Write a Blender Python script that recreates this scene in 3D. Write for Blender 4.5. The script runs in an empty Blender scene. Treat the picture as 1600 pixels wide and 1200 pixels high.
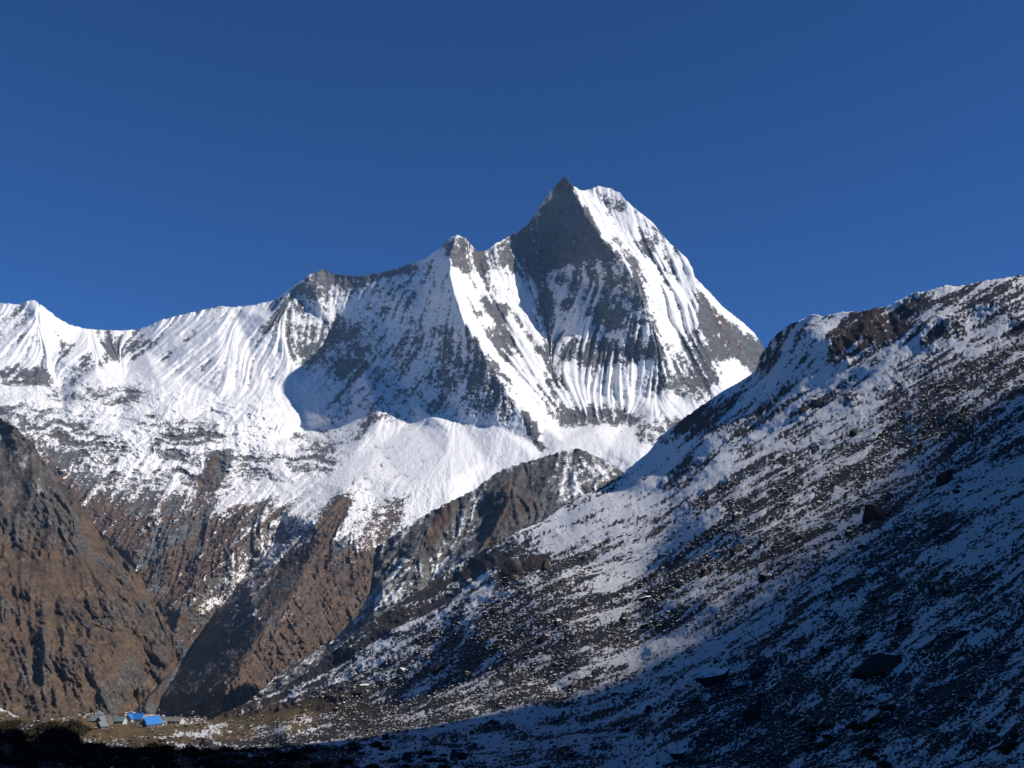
import bpy, math, random
import numpy as np
from mathutils import Vector, Euler
from mathutils.geometry import delaunay_2d_cdt

random.seed(7)
RNG = np.random.default_rng(7)
C = bpy.context.scene.collection
R = math.radians
F = 1600.0; PITCH = R(12)

# ------------------------------------------------------------- camera, sky, sun
SUN_AZ = R(105); SUN_EL = R(37.5)          # azimuth clockwise from the view direction (+Y)
SUN = np.array([math.cos(SUN_EL)*math.sin(SUN_AZ), math.cos(SUN_EL)*math.cos(SUN_AZ), math.sin(SUN_EL)])
cam_d = bpy.data.cameras.new('camera'); cam = bpy.data.objects.new('camera', cam_d); C.objects.link(cam)
cam_d.sensor_width = 36; cam_d.lens = 36; cam_d.clip_start = 0.5; cam_d.clip_end = 60000
cam.location = (0, 0, 0); cam.rotation_euler = (R(90)+PITCH, 0, 0)
bpy.context.scene.camera = cam
world = bpy.data.worlds.new('World'); bpy.context.scene.world = world; world.use_nodes = True
nt = world.node_tree
sky = nt.nodes.new('ShaderNodeTexSky'); sky.sky_type = 'NISHITA'; sky.sun_disc = False
sky.sun_elevation = SUN_EL; sky.sun_rotation = SUN_AZ
sky.altitude = 5500; sky.air_density = 1.0; sky.dust_density = 0.25; sky.ozone_density = 3.0
bg = nt.nodes['Background']; bg.inputs['Strength'].default_value = 0.08
tint = nt.nodes.new('ShaderNodeMix'); tint.data_type = 'RGBA'; tint.blend_type = 'MULTIPLY'; tint.inputs[0].default_value = 1
tint.inputs[7].default_value = (.16, .65, 1.22, 1)      # deep clear blue of high altitude
nt.links.new(sky.outputs[0], tint.inputs[6]); nt.links.new(tint.outputs[2], bg.inputs['Color'])
sl = bpy.data.lights.new('sun', 'SUN'); sl.energy = 4.7; sl.angle = R(0.5); sl.color = (1, .965, .92)
so = bpy.data.objects.new('sun', sl); C.objects.link(so)
so.rotation_euler = Vector(SUN).to_track_quat('Z', 'Y').to_euler()
vs = bpy.context.scene.view_settings
bpy.context.scene.display_settings.display_device = 'sRGB'
vs.view_transform = 'Standard'; vs.look = 'None'; vs.exposure = 0.12; vs.gamma = 1; vs.use_curve_mapping = False
bpy.context.scene.cycles.max_bounces = 5
bpy.context.scene.cycles.diffuse_bounces = 3

# ------------------------------------------------------------- maths helpers
cp, sp = math.cos(PITCH), math.sin(PITCH)
def rays(u, v):
    x = (u-800)/F; y = (600-v)/F
    yy = cp-y*sp; zz = sp+y*cp
    return x/yy, zz/yy
def at(u, v, d):
    rx, rz = rays(u, v); return np.array([rx*d, d, rz*d])

PERM = RNG.permutation(1024).astype(np.int32)
GA = RNG.random(1024)*2*np.pi; GX = np.cos(GA).astype(np.float32); GY = np.sin(GA).astype(np.float32)
def pn(x, y, seed=0):
    x = np.asarray(x, np.float64)+seed*17.31; y = np.asarray(y, np.float64)-seed*9.77
    xi = np.floor(x); yi = np.floor(y)
    fx = (x-xi).astype(np.float32); fy = (y-yi).astype(np.float32)
    xi = xi.astype(np.int64); yi = yi.astype(np.int64)
    ux = fx*fx*fx*(fx*(fx*6-15)+10); uy = fy*fy*fy*(fy*(fy*6-15)+10)
    def g(ax, ay, dx, dy):
        h = PERM[(PERM[(ax+seed*131) & 1023]+ay) & 1023]
        return GX[h]*dx+GY[h]*dy
    a = g(xi, yi, fx, fy); b = g(xi+1, yi, fx-1, fy)
    c = g(xi, yi+1, fx, fy-1); d = g(xi+1, yi+1, fx-1, fy-1)
    return ((a+(b-a)*ux)+((c+(d-c)*ux)-(a+(b-a)*ux))*uy)*1.5
def fbm(x, y, o=4, seed=0, gain=.5):
    s = 0; a = 1; t = 0
    for i in range(o):
        s = s+a*pn(x*2**i, y*2**i, seed+i); t += a; a *= gain
    return s/t
def ridged(x, y, o=4, seed=0, gain=.55):
    s = 0; a = 1; t = 0
    for i in range(o):
        s = s+a*(1-2*np.abs(pn(x*2**i, y*2**i, seed+i))); t += a; a *= gain
    return s/t
def rot(x, y, ang, sx, sy):
    c, s = math.cos(R(ang)), math.sin(R(ang))
    return (x*c+y*s)/sx, (-x*s+y*c)/sy
def box1(a, r, ax):
    r = int(max(1, round(r)))
    p = [(0, 0)]*a.ndim; p[ax] = (r+1, r)
    b = np.cumsum(np.pad(a.astype(np.float64), p, mode='edge'), axis=ax)
    n = a.shape[ax]
    hi = [slice(None)]*a.ndim; lo = [slice(None)]*a.ndim
    hi[ax] = slice(2*r+1, 2*r+1+n); lo[ax] = slice(0, n)
    return ((b[tuple(hi)]-b[tuple(lo)])/(2*r+1)).astype(np.float32)
def blur(a, s):
    if s < .6: return a
    r = max(1, s*0.98)
    for _ in range(3):
        a = box1(box1(a, r, 0), r, 1)
    return a
def sstep(a, b, x):
    t = np.clip((x-a)/(b-a), 0, 1); return t*t*(3-2*t)

class Sheet:
    """fields of one piece of terrain over a grid of sight lines; depth comes from surveyed points"""
    def __init__(s, u0, u1, v0, v1, st):
        s.u0, s.u1, s.v0, s.v1, s.st = u0, u1, v0, v1, st
        s.us = np.arange(u0, u1+st, st, dtype=np.float32); s.vs = np.arange(v0, v1+st, st, dtype=np.float32)
        s.U, s.V = np.meshgrid(s.us, s.vs)
        s.shape = s.U.shape
    def tri(s, pts, lines):
        """pts: loose (u,v,d); lines: polylines of (u,v,d) kept as sharp edges"""
        V = []; E = []; val = []
        def add(p):
            k = (round(p[0], 1), round(p[1], 1))
            for i, q in enumerate(V):
                if abs(q[0]-k[0]) < .5 and abs(q[1]-k[1]) < .5: return i
            V.append(k); val.append(1/p[2]); return len(V)-1
        for L in lines:
            ids = [add(p) for p in L]
            E += [(a, b) for a, b in zip(ids, ids[1:]) if a != b]
        for p in pts: add(p)
        r = delaunay_2d_cdt([Vector(p) for p in V], E, [], 0, 1e-4)
        ov, fs, orig = r[0], r[2], r[3]
        w = np.full(s.shape, np.nan, np.float64)
        vv = []
        for i, p in enumerate(ov):
            if orig[i]: vv.append(val[orig[i][0]])
            else:
                ds = sorted(range(len(V)), key=lambda k: (V[k][0]-p.x)**2+(V[k][1]-p.y)**2)[:2]
                vv.append((val[ds[0]]+val[ds[1]])/2)
        for f in fs:
            for k in range(1, len(f)-1):
                t = [f[0], f[k], f[k+1]]
                (x0, y0), (x1, y1), (x2, y2) = [(ov[i].x, ov[i].y) for i in t]
                den = (y1-y2)*(x0-x2)+(x2-x1)*(y0-y2)
                if abs(den) < 1e-6: continue
                ja = max(0, int((min(x0, x1, x2)-s.u0)/s.st)); jb = min(s.shape[1], int((max(x0, x1, x2)-s.u0)/s.st)+2)
                ia = max(0, int((min(y0, y1, y2)-s.v0)/s.st)); ib = min(s.shape[0], int((max(y0, y1, y2)-s.v0)/s.st)+2)
                if ja >= jb or ia >= ib: continue
                x = s.U[ia:ib, ja:jb]; y = s.V[ia:ib, ja:jb]
                a = ((y1-y2)*(x-x2)+(x2-x1)*(y-y2))/den; b = ((y2-y0)*(x-x2)+(x0-x2)*(y-y2))/den; c = 1-a-b
                m = (a > -1e-4) & (b > -1e-4) & (c > -1e-4)
                sub = w[ia:ib, ja:jb]; z = a*vv[t[0]]+b*vv[t[1]]+c*vv[t[2]]
                sub[m] = z[m]
        for i in range(s.shape[0]-2, -1, -1):          # fill above crests from below
            m = np.isnan(w[i]); w[i][m] = w[i+1][m]
        for i in range(1, s.shape[0]):
            m = np.isnan(w[i]); w[i][m] = w[i-1][m]
        w[np.isnan(w)] = np.nanmean(w)
        s.W = w.astype(np.float32)
        return s.W
    def pos(s, W=None):
        W = s.W if W is None else W
        rx, rz = rays(s.U, s.V); d = 1/W
        return np.stack([rx*d, d, rz*d], -1)
    def flow(s, sig=6):
        P = s.pos(blur(s.W, sig))
        Pu = np.gradient(P, axis=1); Pv = np.gradient(P, axis=0)
        a = (Pu*Pu).sum(-1); b = (Pu*Pv).sum(-1); c = (Pv*Pv).sum(-1)
        zu = Pu[..., 2]; zv = Pv[..., 2]; det = a*c-b*b+1e-9
        du = -(c*zu-b*zv)/det; dv = -(-b*zu+a*zv)/det
        n = np.sqrt(du*du+dv*dv)+1e-9
        du /= n; dv /= n
        du = blur(du, 5); dv = blur(dv, 5); n = np.sqrt(du*du+dv*dv)+1e-9
        return du/n, dv/n
    def lic(s, noise, L, fl, step=1.0):
        du, dv = fl; h, w = s.shape
        J0, I0 = np.meshgrid(np.arange(w, dtype=np.float32), np.arange(h, dtype=np.float32))
        acc = noise.copy(); n = 1
        for sg in (1, -1):
            x = J0.copy(); y = I0.copy()
            for k in range(int(L/step)):
                xi = np.clip(x+.5, 0, w-1).astype(np.int32); yi = np.clip(y+.5, 0, h-1).astype(np.int32)
                x += sg*step*du[yi, xi]; y += sg*step*dv[yi, xi]
                xi = np.clip(x+.5, 0, w-1).astype(np.int32); yi = np.clip(y+.5, 0, h-1).astype(np.int32)
                acc += noise[yi, xi]; n += 1
        acc = acc/n
        return (acc-acc.mean())/acc.std()
    def paint(s, A, poly, val, feather=6, wob=5):
        """set A towards val inside a polygon of sight-line coordinates, ragged soft edge"""
        xs = [p[0] for p in poly]; ys = [p[1] for p in poly]; m = 3*feather+wob+4
        ja = max(0, int((min(xs)-m-s.u0)/s.st)); jb = min(s.shape[1], int((max(xs)+m-s.u0)/s.st)+1)
        ia = max(0, int((min(ys)-m-s.v0)/s.st)); ib = min(s.shape[0], int((max(ys)+m-s.v0)/s.st)+1)
        if ja >= jb or ia >= ib: return
        x = s.U[ia:ib, ja:jb]; y = s.V[ia:ib, ja:jb]
        x = x+wob*pn(x/14, y/14, 41)+wob*.5*pn(x/5, y/5, 45); y = y+wob*pn(x/14, y/14, 42)
        ins = np.zeros(x.shape, bool); n = len(poly)
        for i in range(n):
            x1, y1 = poly[i]; x2, y2 = poly[(i+1) % n]
            if y1 == y2: continue
            ins ^= ((y1 > y) != (y2 > y)) & (x < (x2-x1)*(y-y1)/(y2-y1)+x1)
        k = blur(ins.astype(np.float32), feather/s.st)
        A[ia:ib, ja:jb] = A[ia:ib, ja:jb]*(1-k)+val*k
    def samp(s, A, u, v):
        x = np.clip((u-s.u0)/s.st, 0, s.shape[1]-1.001); y = np.clip((v-s.v0)/s.st, 0, s.shape[0]-1.001)
        xi = x.astype(np.int32); yi = y.astype(np.int32); fx = x-xi; fy = y-yi
        if A.ndim == 3: fx = fx[..., None]; fy = fy[..., None]
        return (A[yi, xi]*(1-fx)+A[yi, xi+1]*fx)*(1-fy)+(A[yi+1, xi]*(1-fx)+A[yi+1, xi+1]*fx)*fy

def grid_mesh(name, P, attrs, mat, smooth=True):
    h, w, _ = P.shape
    me = bpy.data.meshes.new(name); n = h*w
    me.vertices.add(n); me.vertices.foreach_set('co', P.reshape(-1).astype(np.float32))
    idx = np.arange(n).reshape(h, w)
    q = np.stack([idx[:-1, :-1], idx[:-1, 1:], idx[1:, 1:], idx[1:, :-1]], -1).reshape(-1, 4)
    nf = len(q)
    me.loops.add(nf*4); me.loops.foreach_set('vertex_index', q.reshape(-1).astype(np.int32))
    me.polygons.add(nf); me.polygons.foreach_set('loop_start', np.arange(0, nf*4, 4, dtype=np.int32))
    me.polygons.foreach_set('use_smooth', np.full(nf, smooth))
    me.update(calc_edges=True)
    for k, a in attrs.items():
        at_ = me.attributes.new(k, 'FLOAT', 'POINT'); at_.data.foreach_set('value', a.reshape(-1).astype(np.float32))
    me.materials.append(mat)
    o = bpy.data.objects.new(name, me); C.objects.link(o)
    return o

def build_sheet(s, name, crest, vbot, disp, attrs, mat, back, ustep, rows, zdisp=None, ulim=None, jag=1.5, backn=34, warp=None):
    """crest: list (u,v). mesh runs from vbot(u) up to the crest then over and down its far side"""
    u0, u1 = ulim or (s.u0, s.u1)
    us = np.arange(u0, u1+ustep, ustep) if ustep > 1.05 else np.concatenate([np.arange(u0, -25, 6), np.arange(-25, 1235, ustep), np.arange(1235, u1, 6)])
    cu = np.array([c[0] for c in crest], float); cv = np.array([c[1] for c in crest], float)
    vc = np.interp(us, cu, cv)+jag*(fbm(us/9, us*0+3, 3, 5, .8)*1.6+fbm(us/2.5, us*0+8, 2, 9)*.7)
    vb = np.array([vbot(u) for u in us])
    t = np.linspace(0, 1, rows)[:, None]
    Vv = vb[None]*(1-t)+vc[None]*t; Uu = np.broadcast_to(us[None], Vv.shape)
    if warp: Uu = warp(Uu, Vv)
    W = s.samp(s.W, Uu, Vv); d = 1/W+(s.samp(disp, Uu, Vv) if disp is not None else 0)
    rx, rz = rays(Uu, Vv)
    P = np.stack([rx*d, d, rz*d], -1)
    if zdisp is not None: P[..., 2] += s.samp(zdisp, Uu, Vv)
    last = P[-1]
    ks = (np.arange(1, backn+1)/backn)**1.6
    drop, run = back
    B = []
    for k in ks:
        if warp: last = P[-1].copy(); last[:, 0] -= last[:, 1]*(.05*min(1, k/.06)+.02*k)
        n = fbm(last[:, 0]/(run*.25), np.full(len(us), k*4.), 3, 21)
        B.append(np.stack([last[:, 0]*(1+run*k/np.maximum(last[:, 1], 50)), last[:, 1]+run*k+run*.12*n*k, last[:, 2]-drop*k*(.8+.2*k)+drop*.1*n*k], -1))
    P = np.concatenate([P, np.array(B)], 0)
    A = {}
    for k, a in attrs.items():
        f = s.samp(a, Uu, Vv); A[k] = np.concatenate([f, np.repeat(f[-1:], backn, 0)], 0)
    return grid_mesh(name, P, A, mat)

# ------------------------------------------------------------- material helpers
class NT:
    def __init__(s, name):
        s.m = bpy.data.materials.new(name); s.m.use_nodes = True; s.t = s.m.node_tree
        s.b = s.t.nodes['Principled BSDF']; s.b.inputs['Roughness'].default_value = .9
        s.b.inputs['Specular IOR Level'].default_value = .15
    def n(s, typ, **k):
        nd = s.t.nodes.new(typ)
        for a, b in k.items(): setattr(nd, a, b)
        return nd
    def ln(s, a, b): s.t.links.new(a, b)
    def val(s, sock, x):
        if isinstance(x, bpy.types.NodeSocket): s.ln(x, sock)
        else: sock.default_value = x
    def math(s, op, a, b=0., c=None, clamp=False):
        nd = s.n('ShaderNodeMath', operation=op, use_clamp=clamp)
        s.val(nd.inputs[0], a); s.val(nd.inputs[1], b)
        if c is not None: s.val(nd.inputs[2], c)
        return nd.outputs[0]
    def attr(s, name): return s.n('ShaderNodeAttribute', attribute_name=name).outputs['Fac']
    def noise(s, scale, detail=6, rough=.6, vec=None, dist=0.):
        nd = s.n('ShaderNodeTexNoise'); nd.inputs['Scale'].default_value = scale; nd.inputs['Detail'].default_value = detail
        nd.inputs['Roughness'].default_value = rough; nd.inputs['Distortion'].default_value = dist
        if vec is None: vec = s.n('ShaderNodeTexCoord').outputs['Object']
        s.ln(vec, nd.inputs['Vector']); return nd.outputs['Fac']
    def scaled(s, v, rotz=(0, 0, 0)):
        mp = s.n('ShaderNodeMapping'); mp.inputs['Scale'].default_value = v; mp.inputs['Rotation'].default_value = rotz
        s.ln(s.n('ShaderNodeTexCoord').outputs['Object'], mp.inputs['Vector']); return mp.outputs[0]
    def ramp(s, fac, stops):
        nd = s.n('ShaderNodeValToRGB'); e = nd.color_ramp.elements
        while len(e) < len(stops): e.new(.5)
        for i, (p, c) in enumerate(stops):
            e[i].position = p; e[i].color = (*c, 1) if len(c) == 3 else c
        s.ln(fac, nd.inputs[0]); return nd.outputs[0]
    def mix(s, f, a, b):
        nd = s.n('ShaderNodeMix', data_type='RGBA')
        s.val(nd.inputs[0], f)
        for sk, x in ((nd.inputs[6], a), (nd.inputs[7], b)):
            if isinstance(x, bpy.types.NodeSocket): s.ln(x, sk)
            else: sk.default_value = (*x, 1)
        return nd.outputs[2]
    def sstep(s, lo, hi, x):
        nd = s.n('ShaderNodeMapRange', interpolation_type='SMOOTHSTEP')
        nd.inputs[1].default_value = lo; nd.inputs[2].default_value = hi; s.val(nd.inputs[0], x); return nd.outputs[0]
    def bump(s, h, dist, strength=1.):
        nd = s.n('ShaderNodeBump'); nd.inputs['Distance'].default_value = dist; nd.inputs['Strength'].default_value = strength
        s.ln(h, nd.inputs['Height']); s.ln(nd.outputs[0], s.b.inputs['Normal'])
SNOW = (.88, .85, .81)

def terrain_mat(name, lam, rock, brown, rough=.75, detail=7, wid=.12, namp=.5, bump_d=0., fine=0., grass=False):
    """snow over rock: 'snow' gives how much lies there, 'hue' grey..brown rock; lam = largest patch (m)"""
    m = NT(name)
    nz = m.noise(1/lam, detail, rough)
    if grass:
        nz = m.mix(m.attr('near'), nz, m.noise(1/.55, 5, .75))
        nz = m.math('MULTIPLY', nz, 1.)
    sn = m.math('ADD', m.attr('snow'), m.math('MULTIPLY', m.math('SUBTRACT', nz, .5), namp))
    if fine: sn = m.math('ADD', sn, m.math('MULTIPLY', m.math('SUBTRACT', m.noise(1/fine, 3, .7), .5), .55))
    mask = m.sstep(.5-wid, .5+wid, sn)
    n2 = m.noise(3.1/lam, detail, .7); n3 = m.noise(.35/lam, 4, .6)
    g = m.ramp(n2, rock); b = m.ramp(n2, brown)
    hue = m.math('ADD', m.attr('hue'), m.math('MULTIPLY', m.math('SUBTRACT', n3, .5), .9), clamp=True)
    col = m.mix(m.sstep(.3, .7, hue), g, b)
    tone = m.sstep(.32, .66, m.noise(1/(lam*2.6), 9, .74, vec=m.scaled((1, 1, 2.6), (R(20), R(30), 0)), dist=.5))
    col = m.mix(m.math('MULTIPLY', m.math('SUBTRACT', 1, tone), .68), col, (.022, .023, .026))
    col = m.mix(m.math('MULTIPLY', m.sstep(.55, .8, m.noise(1/(lam*2.2), 8, .7)), .35), col, (.30, .28, .26))
    if grass:
        gr = m.ramp(m.noise(1/6., 6, .7), [(.3, (.06, .04, .02)), (.5, (.19, .125, .05)), (.7, (.33, .235, .10))])
        col = m.mix(m.attr('grass'), col, gr)
    col = m.mix(mask, col, SNOW)
    m.ln(col, m.b.inputs['Base Color'])
    if grass:
        hb = m.math('ADD', m.math('MULTIPLY', m.noise(1/1.1, 8, .75), .9), m.math('MULTIPLY', m.noise(1/5., 7, .8), 3.2))
        m.bump(hb, 1., .9)
    elif bump_d: m.bump(m.noise(2./lam, detail, .7), bump_d, .9)
    return m.m

def setp(o, kind=None, label=None, cat=None, group=None):
    if kind: o['kind'] = kind
    if label: o['label'] = label
    if cat: o['category'] = cat
    if group: o['group'] = group
    return o
#@@MASSIF
# ============================================================= THE MASSIF
rng = RNG
M = Sheet(-420, 1500, 240, 1200, 1.0)
crestM = [(-420,440,8000),(-150,500,8300),(-40,488,8300),(0,473,8300),(30,476,8280),(42,470,8250),(55,470,8200),(72,482,8250),(90,497,8350),(110,508,8400),(130,513,8500),(160,516,8600),(215,516,8700),(235,508,8650),(255,499,8600),(300,488,8550),(345,478,8500),(365,480,8480),(400,476,8450),(430,468,8400),(455,450,8250),(480,432,8150),(503,420,8300),(520,428,8280),(560,432,8200),(600,425,8050),(640,413,7800),(665,404,7600),(690,385,7250),(700,373,7050),(715,367,6900),(728,373,7050),(745,392,7500),(757,393,7560),(775,380,7640),(788,374,7700),(800,366,7740),(814,360,7800),(825,350,7850),(836,334,7880),(845,320,7880),(858,302,7780),(866,293,7700),(872,286,7650),(883,276,7600),(892,288,7600),(905,297,7650),(915,298,7700),(935,290,7700),(955,295,7700),(968,301,7680),(980,315,7650),(992,326,7600),(1005,336,7580),(1018,346,7560),(1030,360,7550),(1045,378,7520),(1058,390,7480),(1072,402,7420),(1082,418,7360),(1085,433,7330),(1110,458,7400),(1130,480,7450),(1160,503,7500),(1180,522,7550),(1195,545,7600),(1400,640,7800),(1500,665,7850)]
R1 = [(715,367,6900),(703,400,6700),(703,430,6520),(712,460,6400),(722,495,6230),(745,530,6120),(765,565,6020),(785,600,5920),(808,635,5820),(825,655,5740),(845,700,5600)]
R2 = [(892,288,7600),(912,330,7350),(945,380,7050),(975,410,6900),(992,440,6800),(1008,470,6700),(1022,505,6600),(1030,540,6500),(1040,600,6380),(1045,630,6250)]
R3 = [(1085,433,7330),(1088,480,7100),(1095,530,6900),(1110,570,6750),(1130,605,6500)]
APR = [(592,643,6300),(575,675,6040),(548,715,5700),(500,752,5350),(440,800,5050),(350,880,4700),(285,960,4350),(262,1010,4200),(240,1060,3900)]
NOSE = [(592,643,6300),(588,700,5820),(572,742,5280),(540,765,5050),(520,800,4850),(500,830,4700),(480,880,4450),(450,940,4050),(400,1000,3760),(350,1080,3400)]
GUL = [(440,830,5000),(390,890,4850),(340,950,4680),(290,1030,4400),(250,1090,4050)]
LEFTR = [(55,470,8200),(60,510,7950),(75,560,7700),(95,600,7450)]
F1 = [(255,499,8600),(225,545,8150),(200,575,7800)]
F2 = [(455,450,8250),(425,500,7950),(395,560,7600),(430,600,7250),(470,640,6850)]
BW = [(850,430,7650),(858,520,7150),(868,600,6500),(872,660,6050)]
pts = [(600,500,7550),(560,560,7300),(620,600,6800),(680,560,6600),(520,520,7950),(480,560,7700),(470,600,7200),(480,668,6750),(540,660,6500),(640,660,6200),(720,662,5980),(660,480,7050),(580,450,7980),(640,620,6450),
 (700,672,5850),(780,668,5780),(450,560,7550),(340,560,7500),(340,620,6950),(300,600,7200),(250,600,7150),(150,575,7500),(0,560,7600),(0,592,7200),(60,600,7150),(120,605,7000),
 (0,620,6700),(100,650,6400),(250,650,6350),(400,650,6500),(420,690,6200),(520,700,6050),(300,690,6000),(180,680,6050),(0,680,5700),(60,700,5650),
 (150,730,5500),(300,750,5450),(450,745,5500),(200,790,5050),(330,800,5050),(-150,620,6900),(-420,650,6500),(-420,850,5000),(-420,1200,4200),(-150,800,4900),
 (100,800,4950),(200,860,4700),(160,900,4800),(230,930,4500),(262,985,4350),(0,900,4700),(0,1200,3900),(230,1110,3700),(240,1200,3500),
 (745,450,7150),(765,500,6950),(790,560,6650),(815,600,6350),(840,640,6050),(775,420,7350),(800,440,7420),(820,480,7300),
 (828,400,7720),(848,370,7930),(848,410,7820),(880,420,7560),(905,440,7400),(930,480,7100),(960,450,7100),(900,520,6950),(950,540,6750),(990,560,6600),(900,600,6550),(950,620,6400),(1000,620,6380),(925,655,6150),(985,655,6150),(870,330,7760),
 (950,330,7600),(980,380,7350),(1030,420,7250),(1060,440,7300),(1040,500,7000),(1065,520,6950),(1070,580,6650),(1060,620,6400),(1050,460,7100),
 (1020,650,6000),(1050,660,5950),(1090,640,6200),(1130,560,6950),(1160,560,7150),(1180,590,7050),(1150,600,6800),
 (850,665,5820),(880,690,5600),(930,670,5780),(950,700,5500),(1000,700,5450),(1000,730,5200),(900,720,5350),(840,720,5400),
 (700,710,5500),(760,720,5450),(640,760,5100),(700,750,5150),(590,800,4900),(560,850,4600),(590,850,4650),(585,930,4350),(520,1000,4000),(430,1080,3650),
 (700,830,4800),(900,800,5000),(1100,750,5300),(1400,900,5600),(1500,1000,5800),(1500,1200,5000),(1200,1200,4000),(600,1200,3300),(350,1200,3300),(1200,680,6000)]
M.tri(pts, [crestM, R1, R2, R3, APR, NOSE, GUL, LEFTR, F1, F2, BW])
M.W = blur(M.W, 1.6)
U, V = M.U, M.V
fl = M.flow(7)
wn = rng.standard_normal(M.shape).astype(np.float32)
sA = M.lic(blur(wn, .8), 30, fl); sB = M.lic(blur(wn[::-1], 1.9), 52, fl); sC = M.lic(blur(wn[:, ::-1], 5), 80, fl)
f1 = ridged(U/70, V/70, 6, 3); f2 = fbm(U/26, V/22, 4, 7); f3 = fbm(U/8, V/7, 4, 11, .7)
a, b = rot(U, V, -28, 60, 13); strat = fbm(a, b, 5, 14, .65)
a, b = rot(U+8*f3, V+9*f2+14*pn(U/50, V/40, 13), 4, 110, 14); terr = .95*fbm(a, b, 6, 17, .7)+.45*fbm(U/30, V/20, 5, 18, .65)
a, b = rot(U+5*f3, V+6*f2, -41, 130, 11); dg = fbm(a, b, 5, 81, .62); dg2 = fbm(a*.7, b*.6+9, 5, 82, .6)

# how fluted, how craggy, how terraced
flute = np.full(M.shape, .45, np.float32); crag = np.full(M.shape, .5, np.float32); ter = np.zeros(M.shape, np.float32)
snow = np.full(M.shape, .76, np.float32); hue = np.full(M.shape, .12, np.float32)
pt = M.paint
pt(flute, [(230,480),(440,460),(470,560),(400,620),(300,600),(220,560)], 1.25, 8)
pt(flute, [(0,470),(80,480),(230,520),(200,580),(0,590)], 1.1, 8)
pt(flute, [(715,380),(850,420),(1000,500),(1040,640),(850,660),(740,530)], 1.15, 10)
pt(flute, [(890,290),(1000,320),(1085,420),(1100,580),(1040,600),(1000,440)], 1.1, 6)
pt(flute, [(560,670),(830,668),(860,720),(700,800),(600,880),(560,860),(520,790),(420,850),(380,860),(500,760)], .16, 8)
pt(flute, [(840,655),(1040,660),(1000,740),(850,700)], .08, 8)
pt(crag, [(560,672),(830,672),(840,710),(700,780),(560,830),(380,880),(500,760)], .12, 8)
pt(crag, [(840,660),(1040,670),(1000,740),(850,700)], .3, 8)
pt(crag, [(0,590),(440,620),(540,720),(400,800),(150,760),(0,660)], 1.0, 10)
pt(ter, [(-100,590),(200,585),(440,625),(540,700),(520,740),(380,770),(180,760),(60,690),(-100,650)], 1.0, 12)
pt(crag, [(150,800),(500,800),(590,900),(300,1150),(200,900)], 1.1, 10)
pt(crag, [(-100,640),(60,690),(190,780),(200,900),(0,1000)], 1.3, 10)

# --- snow and bare rock as it lies, and one valley shadow painted as bare rock
def rk(poly, v, f=5, w=6, h=None):
    pt(snow, poly, v+(.07 if v < .5 and h is None else 0), f, w)
    if h is not None: pt(hue, poly, h, f, w)
rk([(-60,478),(40,478),(50,500),(20,540),(-60,560)], .62)
rk([(0,575),(60,572),(90,585),(80,605),(0,598)], .32)
rk([(95,520),(115,545),(150,570),(110,600),(85,560)], .42)
rk([(165,535),(215,515),(245,535),(200,560),(150,575)], .4, 4)
rk([(430,468),(503,420),(640,412),(640,440),(560,460),(500,480),(430,520),(410,515)], .5)
rk([(480,480),(600,440),(700,420),(700,520),(620,570),(520,600),(450,580),(440,520)], .66, 12)
rk([(440,500),(560,500),(600,560),(560,600),(500,590),(450,560)], .42, 8)
rk([(560,440),(690,400),(690,440),(600,500)], .62, 8)
rk([(610,520),(700,500),(800,600),(825,655),(700,650),(600,640),(560,610)], .58, 8)
rk([(690,490),(740,520),(800,600),(810,640),(760,650),(690,600)], .45, 8)
rk([(500,610),(600,600),(640,660),(560,665),(520,700),(480,668)], .66, 6)
rk([(690,380),(716,368),(760,395),(760,430),(735,450),(720,425),(702,410)], .40, 3, h=.3)
rk([(757,395),(800,366),(845,320),(840,420),(800,430),(770,420)], .40, 4, h=.15)
rk([(720,430),(800,440),(850,450),(850,520),(820,560),(760,500)], .68, 6)
rk([(845,322),(883,274),(895,295),(950,382),(978,410),(910,412),(850,425),(838,380)], .24, 3, 5, h=.3)
rk([(866,292),(883,272),(900,292),(884,300),(868,300)], .1, 2, 2, h=.6)
rk([(815,350),(845,370),(850,440),(820,440),(790,400)], .32, 4)
rk([(850,430),(925,405),(980,410),(1010,460),(1030,540),(1000,545),(930,500),(870,440)], .52, 6)
rk([(925,405),(980,410),(1010,460),(1000,500),(930,470)], .45, 5)
rk([(850,538),(1040,528),(1045,558),(960,575),(870,562)], .26, 6, 12)
rk([(1030,545),(1100,520),(1120,600),(1090,640),(1050,620)], .46, 6)
rk([(1085,500),(1110,540),(1125,600),(1080,610)], .3, 5)
rk([(855,636),(1000,638),(1000,662),(880,668)], .32, 4, 9)
rk([(880,470),(980,490),(1000,505),(930,500),(870,485)], .34, 4, 8)
rk([(740,470),(800,480),(790,500),(750,492)], .36, 4, 8)
rk([(1000,590),(1100,575),(1110,600),(1020,610)], .33, 4, 9)
rk([(765,500),(800,520),(805,560),(775,550)], .3, 5)
rk([(840,440),(860,450),(870,640),(855,655),(845,560)], .5, 4)
rk([(985,660),(1030,660),(1080,650),(1060,690),(1000,700)], .45, 4)
rk([(1086,440),(1110,460),(1130,490),(1160,520),(1200,540),(1185,590),(1150,560),(1120,570),(1098,540)], .35, 3, 6, h=.35)
rk([(1086,430),(1112,456),(1140,488),(1150,505),(1120,485),(1095,455)], .8, 2, 2)
rk([(940,305),(985,320),(980,335),(950,325)], .4, 4)
rk([(1000,370),(1025,375),(1020,400),(1000,395)], .4, 4)
rk([(600,600),(600,640),(560,690),(530,700),(570,650)], .38, 5)
rk([(815,640),(835,655),(850,700),(838,700),(820,665)], .25, 2)
rk([(60,610),(220,600),(215,635),(120,630),(60,625)], .45, 5)
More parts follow.
